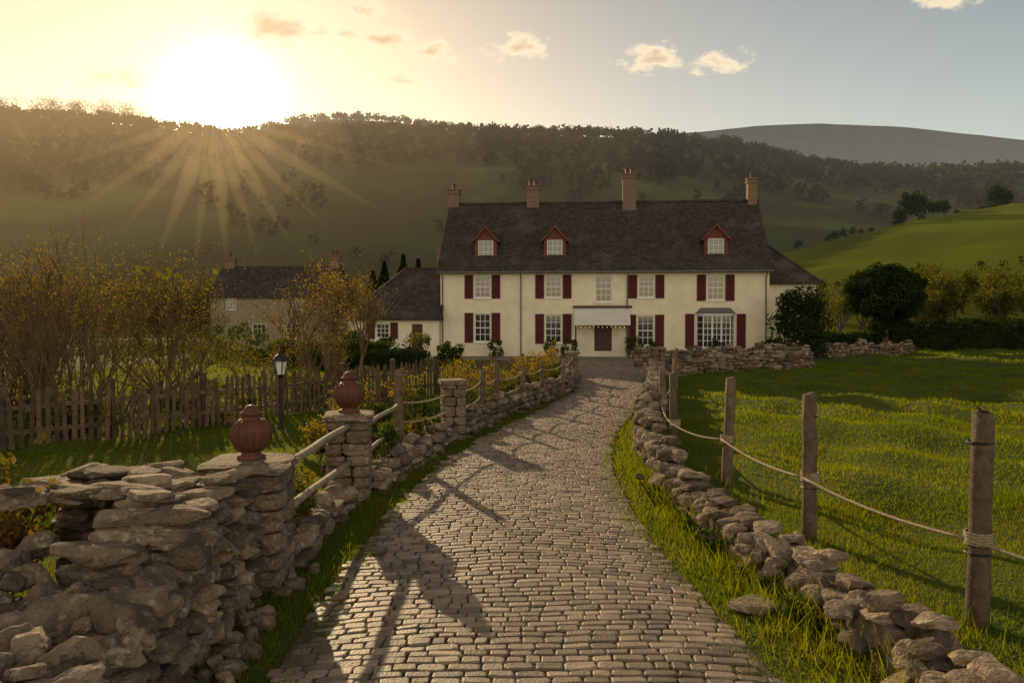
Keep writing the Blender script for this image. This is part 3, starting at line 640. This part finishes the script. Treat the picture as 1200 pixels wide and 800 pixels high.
# left thicket : whippy shrubs
for j in range(30):
    x=random.uniform(-15,-5.2); y=random.uniform(17.5,24) if x<-8 else random.uniform(20.5,25)
    mb=MB(); tips=[]; g=float(gh(x,y)); hh=random.uniform(2.2,4.0)*(1.15 if x<-8.5 else .78)
    for k in range(random.randint(5,8)):
        a=random.uniform(0,6.28); grow(mb,tips,(x+random.gauss(0,.15),y+random.gauss(0,.15),g-.05),(math.cos(a)*.28,math.sin(a)*.28,1),hh*.55,.022,3 if k<4 else 2,.33,.45,(2,4),.6)
    T=np.array(tips); nl=600; C=T[rng.integers(0,len(T),nl)]+rng.normal(size=(nl,3))*.05
    make('bare_shrub',[mb.part(m_twig),leafquads(C,.045)+(m_bud,)])
for x,y,hh in ((-11.3,19.5,5.2),(-9.3,21.5,5.0),(-14.2,21,5.2),(-7.2,27,4.4),(-6.2,33,4.6),(-8.3,36,5.5)):
    tree('bare_tree',x,y,hh,m_bud,900,.055,.07,.33,4,trunk=.22,spread=.5,bark=m_twig)
# understorey
for x,y,r in ((-9.5,16.9,(1.3,.6,.55)),(-7.5,19.3,(1.2,.6,.5)),(-12,15.5,(1.5,.7,.7)),(-6,22,(1,.6,.6)),(-4.4,24.8,(1,.7,.5)),(-10,23,(2.6,1,1.1)),(-14,22,(2.6,1,1.3)),(-12,27,(3,1,1.3)),(-17,28,(3,1,1.4))):
    shrub('garden_shrub',x,y,r,3500,.07,m_leafo,nc=26)
# foreground left plant
shrub('garden_shrub',-4.35,6.3,(.8,.6,.42),2600,.075,m_leafr,z=1.0,nc=24)
shrub('garden_shrub',-3.95,5.8,(.45,.35,.25),900,.07,m_leafr,z=.85)
# weeds by rail fence
for i in range(22):
    y=random.uniform(8.4,25); x=float(eL(y))-random.uniform(.75,1.5)*(1 if y>10 else .9)
    if y<16: x=min(x,-2.1-.05*(16-y)) if y<12 else min(x,-1.9)
    s_=random.uniform(.25,.42); shrub('verge_plant',x,y,(s_*.9,s_*.9,s_*1.1),650,.045+.0015*y,random.choice([m_leaf,m_leafo,m_leafo,m_bud]),nc=10)
for x,y,s_ in ((-1.2,21,.7),(-.4,23.4,.6),(.4,26,.7),(1.0,28.5,.7),(-2.6,19.2,.6),(-3.4,17.3,.6),(-1.8,24,.7),(1.5,31,.8),(-3.2,13.2,.45),(-3.6,10.2,.4)):
    tree('bare_shrub',x,y,s_*2.6,m_bud,700,.06,.02,.36,3,trunk=.12,spread=.6,bark=m_twig)
    shrub('garden_shrub',x+.2,y+.2,(s_,s_*.8,s_*.7),1400,.07,random.choice([m_leaf,m_leafo]))
# hedges and topiary in front garden
def hedge(name,x0,y0,x1,y1,w,h,n,ls,mat):
    a=np.array([x0,y0],float);b_=np.array([x1,y1],float);d=b_-a;Ln=np.linalg.norm(d);d=d/Ln;nn=np.array([-d[1],d[0]])
    t=rng.uniform(0,1,n);face=rng.integers(0,3,n);u=rng.uniform(-.5,.5,n);z=rng.uniform(0,1,n)
    off=np.where(face==0,-.5,np.where(face==1,u,.5));zz=np.where(face==1,1,z)
    bumps=.12*np.sin(t*Ln*1.9)+.08*np.sin(t*Ln*4.7)
    P=a+d*(t*Ln)[:,None]+nn*((off*w)*(1+bumps*.5))[:,None]
    C=np.column_stack([P,zz*h*(1+bumps*.5*(zz>.5))])+rng.normal(size=(n,3))*.07
    mb=MB(); mb.M=Matrix.Translation((x0,y0,0))@Matrix.Rotation(math.atan2(d[1],d[0]),4,'Z'); mb.box(.15,Ln-.15,-w*.4,w*.4,-.1,h*.86)
    make(name,[leafquads(C,ls)+(mat,),mb.part(m_leafd)])
hedge('hedge',-12.5,42,-6.5,42.5,1.6,1.15,6000,.16,m_leaf)
hedge('hedge',-9.6,38,-4.5,39.5,1.2,.8,4000,.14,m_leafd)
hedge('hedge',27,59,52,61,2.4,2.1,16000,.24,m_leafd)
hedge('hedge',18.5,56,27,58,1.6,1.2,5000,.22,m_leafd)
hedge('hedge',52,61,80,66,2.4,2.3,12000,.26,m_leafd)
for x,y,s_ in ((-10.5,45,.9),(-8.8,44,1.0),(-6.9,45,.8),(-5.3,43.5,.9),(-3.2,41,.7),(-14,45,1.2),(-17,47,1.4),(-20,50,1.5)):
    shrub('garden_shrub',x,y,(s_,s_,s_*.95),1800,.15,random.choice([m_leaf,m_leafd,m_leafo]),nc=22)
for x,y,s_ in ((3.4,48.2,.55),(7.5,48.6,.6),(2.4,49.2,.5),(12.3,48.3,.4),(-1,50,.5),(8.6,49.0,.45)):
    shrub('potted_shrub',x,y,(s_,s_,s_*1.25),1100,.11,m_leaf,nc=18)
shrub('ivy_bush',17.2,47.6,(1.9,1.2,2.15),11000,.17,m_leafd,nc=70)
shrub('ivy_bush',15.2,46.2,(.8,.7,.6),1500,.14,m_leaf,nc=16)
# topiary tree
mb=MB(); mb.tube([(26.8,57,-.1),(26.7,57,1),(26.8,57,2.6)],[.28,.22,.2],8)
C,cc=clumps((26.8,57,4.2),(2.6,2.4,2.0),90,20000,.32); V,F=leafquads(C,.24)
C2,_=clumps((26.8,57,1.6),(.9,.9,.9),16,1800,.4); V2,F2=leafquads(C2,.2)
make('topiary_tree',[(V,F,m_leafd),(V2,F2,m_leafd),mb.part(m_bark)])
def conifer(x,y,h,r,z=0,n=2600,ls=.35):
    t=rng.uniform(0,1,n)**.8; a=rng.uniform(0,6.28,n); lay=(np.floor(t*11)/11+rng.uniform(0,.09,n)); rr=r*np.maximum(1-lay,.02)*rng.uniform(.35,1,n)*(1+.25*np.sin(a*5+lay*20))
    C=np.column_stack([x+rr*np.cos(a),y+rr*np.sin(a),z+h*.1+lay*h*.9-rr*.25]); mb=MB(); mb.tube([(x,y,z-.3),(x,y,z+h*.95)],[h*.03,.02],6)
    make('conifer_tree',[leafquads(C,ls)+(m_leafd,),mb.part(m_bark)])
for x,y,h,r in ((-9.6,60,6.6,1.9),(-8.3,61,7.2,1.8),(-7.4,63,7.0,1.7),(-10.8,62,6.0,1.8)): conifer(x,y,h,r)
for x,y,h in ((-12.4,55,6.6),(-13.2,58,7.2),(-11.8,59,6.8)): tree('bare_tree',x,y,h,m_bud,1500,.14,.12,.33,4,trunk=.2,spread=.5,bark=m_twig)

# ---------------------------------------------------------------- hills
def fbm(X,Y,s,seed=0):
    X=np.asarray(X,float); Y=np.asarray(Y,float); Z=X*0.0; r=np.random.default_rng(seed)
    for o_ in range(5):
        k=2**o_/s
        for _ in range(3):
            a=r.uniform(0,6.28); Z=Z+np.sin((X*math.cos(a)+Y*math.sin(a))*k+r.uniform(0,6.28))/(2**o_*3)
    return Z
cu=np.array([-900,-300,0,100,200,265,340,420,520,650,760,850,930,1000,1100,1200,1500,2000]); cv=np.array([150,146,139,143,153,163,158,155,158,160,163,172,190,202,207,203,196,200])
cX=(cu-600)*.536; cZ=2.6+(369.5-cv)*.536
def hA(x,y):
    xc=x*500/np.maximum(y,260); base=np.interp(xc,cX,cZ); t=np.clip((y-185)/315,0,1); f=t**1.25*(1.6-.6*t**1.0) ; f=np.clip(f,0,1)
    back=ss(y,900,520)
    return base*f*np.where(y>500,back,1)+fbm(x,y,38,3)*3.0*ss(t,0,.4)*ss(1-t,0,.25)-.4
V,F=grid(np.linspace(-800,900,200),np.linspace(180,900,110),hA); make('wooded_hill',[(V,F,m_hill)],smooth=True)
gX=np.array([15,40,70.7,96,128,180,260]); gZ=np.array([5,12,19.2,25.6,31.4,37,42])
def hC(x,y):
    xc=x*200/np.maximum(y,110); t=np.clip((y-72)/128,0,1); b_=np.interp(xc,gX,gZ,left=0); 
    return b_*(t**1.1)*ss(y,330,215)*ss(xc,-20,45)+fbm(x,y,16,5)*.5*ss(t,0,.3)-.35
V,F=grid(np.linspace(-10,280,150),np.linspace(66,330,120),hC); make('grass_hill',[(V,F,m_ghill)],smooth=True)
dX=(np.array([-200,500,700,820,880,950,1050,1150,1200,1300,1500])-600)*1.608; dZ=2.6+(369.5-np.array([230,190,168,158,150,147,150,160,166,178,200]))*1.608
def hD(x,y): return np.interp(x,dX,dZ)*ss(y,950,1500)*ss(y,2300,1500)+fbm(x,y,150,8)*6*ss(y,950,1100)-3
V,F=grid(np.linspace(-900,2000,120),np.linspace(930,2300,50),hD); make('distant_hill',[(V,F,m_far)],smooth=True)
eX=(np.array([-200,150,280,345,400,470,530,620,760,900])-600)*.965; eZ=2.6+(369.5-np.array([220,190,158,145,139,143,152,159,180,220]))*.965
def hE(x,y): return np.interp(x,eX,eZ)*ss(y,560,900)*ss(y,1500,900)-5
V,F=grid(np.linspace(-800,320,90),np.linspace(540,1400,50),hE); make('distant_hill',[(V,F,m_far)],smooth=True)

def woods(name,P,h,nl,ls,mat,asp=.8,wide=.42):
    n=len(P); H_=rng.uniform(.6,1.25,n)*h; T=np.repeat(P,nl,0); HH=np.repeat(H_,nl)[:,None]
    q=rng.normal(size=(n*nl,3)); q/=np.linalg.norm(q,axis=1)[:,None]; q*=rng.uniform(.3,1,(n*nl,1))
    C=T+q*np.array([wide,wide,.42])*HH+np.array([0,0,.55])*HH; make(name,[leafquads(C,HH[:,0]*ls,asp)+(mat,)])
# wooded slope
n=34000; x=rng.uniform(-650,750,n); y=rng.uniform(230,520,n); z=hA(x,y); xc=x*500/np.maximum(y,260); fr=z/np.interp(xc,cX,cZ)
nz=fbm(x,y,30,11); lim=np.where(xc<60,.5,.55); keep=(fr>lim+nz*.2)|(np.abs(nz)<.045); keep&=(rng.random(n)<np.where(fr>lim,.30,.5)); x,y,z=x[keep],y[keep],z[keep]
woods('woodland',np.column_stack([x,y,z]),6.6,20,.30,m_wood_far)
n=520; xr=rng.uniform(-420,560,n); yr=rng.uniform(492,506,n); dens=.5+.5*np.sin(xr*.11)*np.sin(xr*.043+1); k=(rng.random(n)<dens)&~((xr>-225)&(xr<-135)); xr,yr=xr[k],yr[k]
woods('woodland',np.column_stack([xr,yr,hA(xr,yr)]),6,60,.2,m_wood_far)
xr=rng.uniform(-330,-225,80); yr=rng.uniform(494,504,80); woods('woodland',np.column_stack([xr,yr,hA(xr,yr)]),14,170,.075,m_wood_far,.25,.36)
xr=rng.uniform(-280,60,260); yr=rng.uniform(885,905,260); woods('woodland',np.column_stack([xr,yr,hE(xr,yr)]),9,40,.25,m_wood_far)
# valley-floor hedgerows and trees behind the garden and cottage
n=110; xr=rng.uniform(-95,-24,n); yr=rng.uniform(66,96,n); woods('valley_trees',np.column_stack([xr,yr,xr*0]),6.0,200,.09,m_leafo,.7)
n=50; xr=rng.uniform(-24,45,n); yr=rng.uniform(100,130,n); woods('valley_trees',np.column_stack([xr,yr,xr*0]),6.5,160,.12,m_wood_far,.7)
P=[]
for (xa,ya,xb,yb,n) in ((40,118,100,112,26),(70,200,140,215,30)):
    t=rng.random(n); X=xa+(xb-xa)*t; Y=ya+(yb-ya)*t+rng.normal(size=n)*1.5; P.append(np.column_stack([X,Y,hC(X,Y)]))
woods('hedgerow_trees',np.concatenate(P),2.4,90,.16,m_leafd)
for i in range(17):
    x=random.uniform(42,66) ; y=random.uniform(74,92); tree('deciduous_tree',x,y,random.uniform(5,8.5),m_leafo,2800,.26,.18,.3,3,z=float(hC(x,y)),trunk=.2,clr=1.0)
for x,y,h in ((33,80,6.5),(37,84,8),(40,78,6),(35,92,8)): tree('deciduous_tree',x,y,h,m_leafo,1800,.2,.16,.32,4,z=0,trunk=.2,spread=.6)
P=np.array([(x,y,float(hC(x,y))) for x,y in ((95,196),(99,198),(102,200),(105,199),(109,202),(124,205),(127,206))]); woods('hilltop_trees',P,6.5,420,.13,m_leafd)

# ---------------------------------------------------------------- grass
def blades(x,y,h,w,z=None):
    n=len(x); z=gh(x,y) if z is None else z; a=rng.uniform(0,6.28,n); dx,dy=np.cos(a)*w/2,np.sin(a)*w/2
    lx,ly=rng.normal(size=n)*h*.45,rng.normal(size=n)*h*.45
    V=np.stack([np.column_stack([x-dx,y-dy,z-.01]),np.column_stack([x+dx,y+dy,z-.01]),np.column_stack([x+lx,y+ly,z+h])],1).reshape(-1,3)
    return V,np.arange(3*n).reshape(n,3)
parts=[]
def scat(n,x0,x1,y0,y1,h0,h1,w):
    x=rng.uniform(x0,x1,n); y=rng.uniform(y0,y1,n); ov=rng.uniform(-.03,.10,n)
    k=((x<eL(y)+ov)|(x>eR(y)-ov)); k&=~((y>43)&(y<62)&(x>-10)&(x<21)); k&=np.abs(x)<y*.72+1.2; x,y=x[k],y[k]
    p=.75+.35*np.sin(x*2.1+y)*np.sin(y*1.7-x)+.25*rng.normal(size=len(x)); h=rng.uniform(h0,h1,len(x))*np.clip(p,.4,1.6)
    parts.append(blades(x,y,h,w)+(m_grass,))
scat(150000,-6,8,3.4,11,.03,.075,.010)
scat(120000,-12,14,10,20,.035,.09,.019)
scat(90000,-20,24,19,38,.05,.11,.04)
scat(60000,-20,50,36,72,.06,.14,.09)
# longer verge grass
n=15000; y=3.4+rng.random(n)**1.6*22; sdx=rng.random(n)<.5; d=np.abs(rng.normal(size=n))*.28+.0
x=np.where(sdx,eL(y)-.55+d*np.sign(rng.normal(size=n)),eR(y)+.6+d*np.sign(rng.normal(size=n))); k=(x<eL(y)-.02)|(x>eR(y)+.02); x,y=x[k],y[k]
parts.append(blades(x,y,rng.uniform(.05,.14,len(x)),.011+y*.0006)+(m_grass,))
# tall tufts growing around and through the right rubble wall
n=9000; y=3.8+rng.random(n)*11; x=np.interp(y,[p[1] for p in WR],[p[0] for p in WR])+rng.normal(size=n)*.32; kk=np.sin(x*5+y*4)*np.sin(y*2.7+1)>-.1; x,y=x[kk],y[kk]
parts.append(blades(x,y,rng.uniform(.12,.38,len(x)),.013)+(m_grass,))
# sprigs between the setts
n=9000; y=3.5+rng.random(n)**1.3*30; c=(eL(y)+eR(y))/2; x=c+rng.normal(size=n)*.22+.25*np.sin(y*.9); kk=np.sin(x*9+y*3)*np.sin(y*5)>.1; x,y=x[kk],y[kk]
parts.append(blades(x,y,rng.uniform(.015,.04,len(x)),.008,np.full(len(x),.035))+(m_grass,))
n=9000; y=3.5+rng.random(n)**1.3*30; x=np.where(rng.random(n)<.5,eL(y)+np.abs(rng.normal(size=n))*.12,eR(y)-np.abs(rng.normal(size=n))*.12)
parts.append(blades(x,y,rng.uniform(.02,.05,n),.009,np.full(n,.02))+(m_grass,))
make('grass',parts)
# tufts against right wall
for i in range(16):
    y=random.uniform(4.6,13); x=float(np.interp(y,[p[1] for p in WR],[p[0] for p in WR]))-random.uniform(.3,.45); s_=random.uniform(.06,.14)
    shrub('verge_plant',x,y,(s_*1.3,s_*1.3,s_),220,.04,m_leaf,nc=6,stems=False)
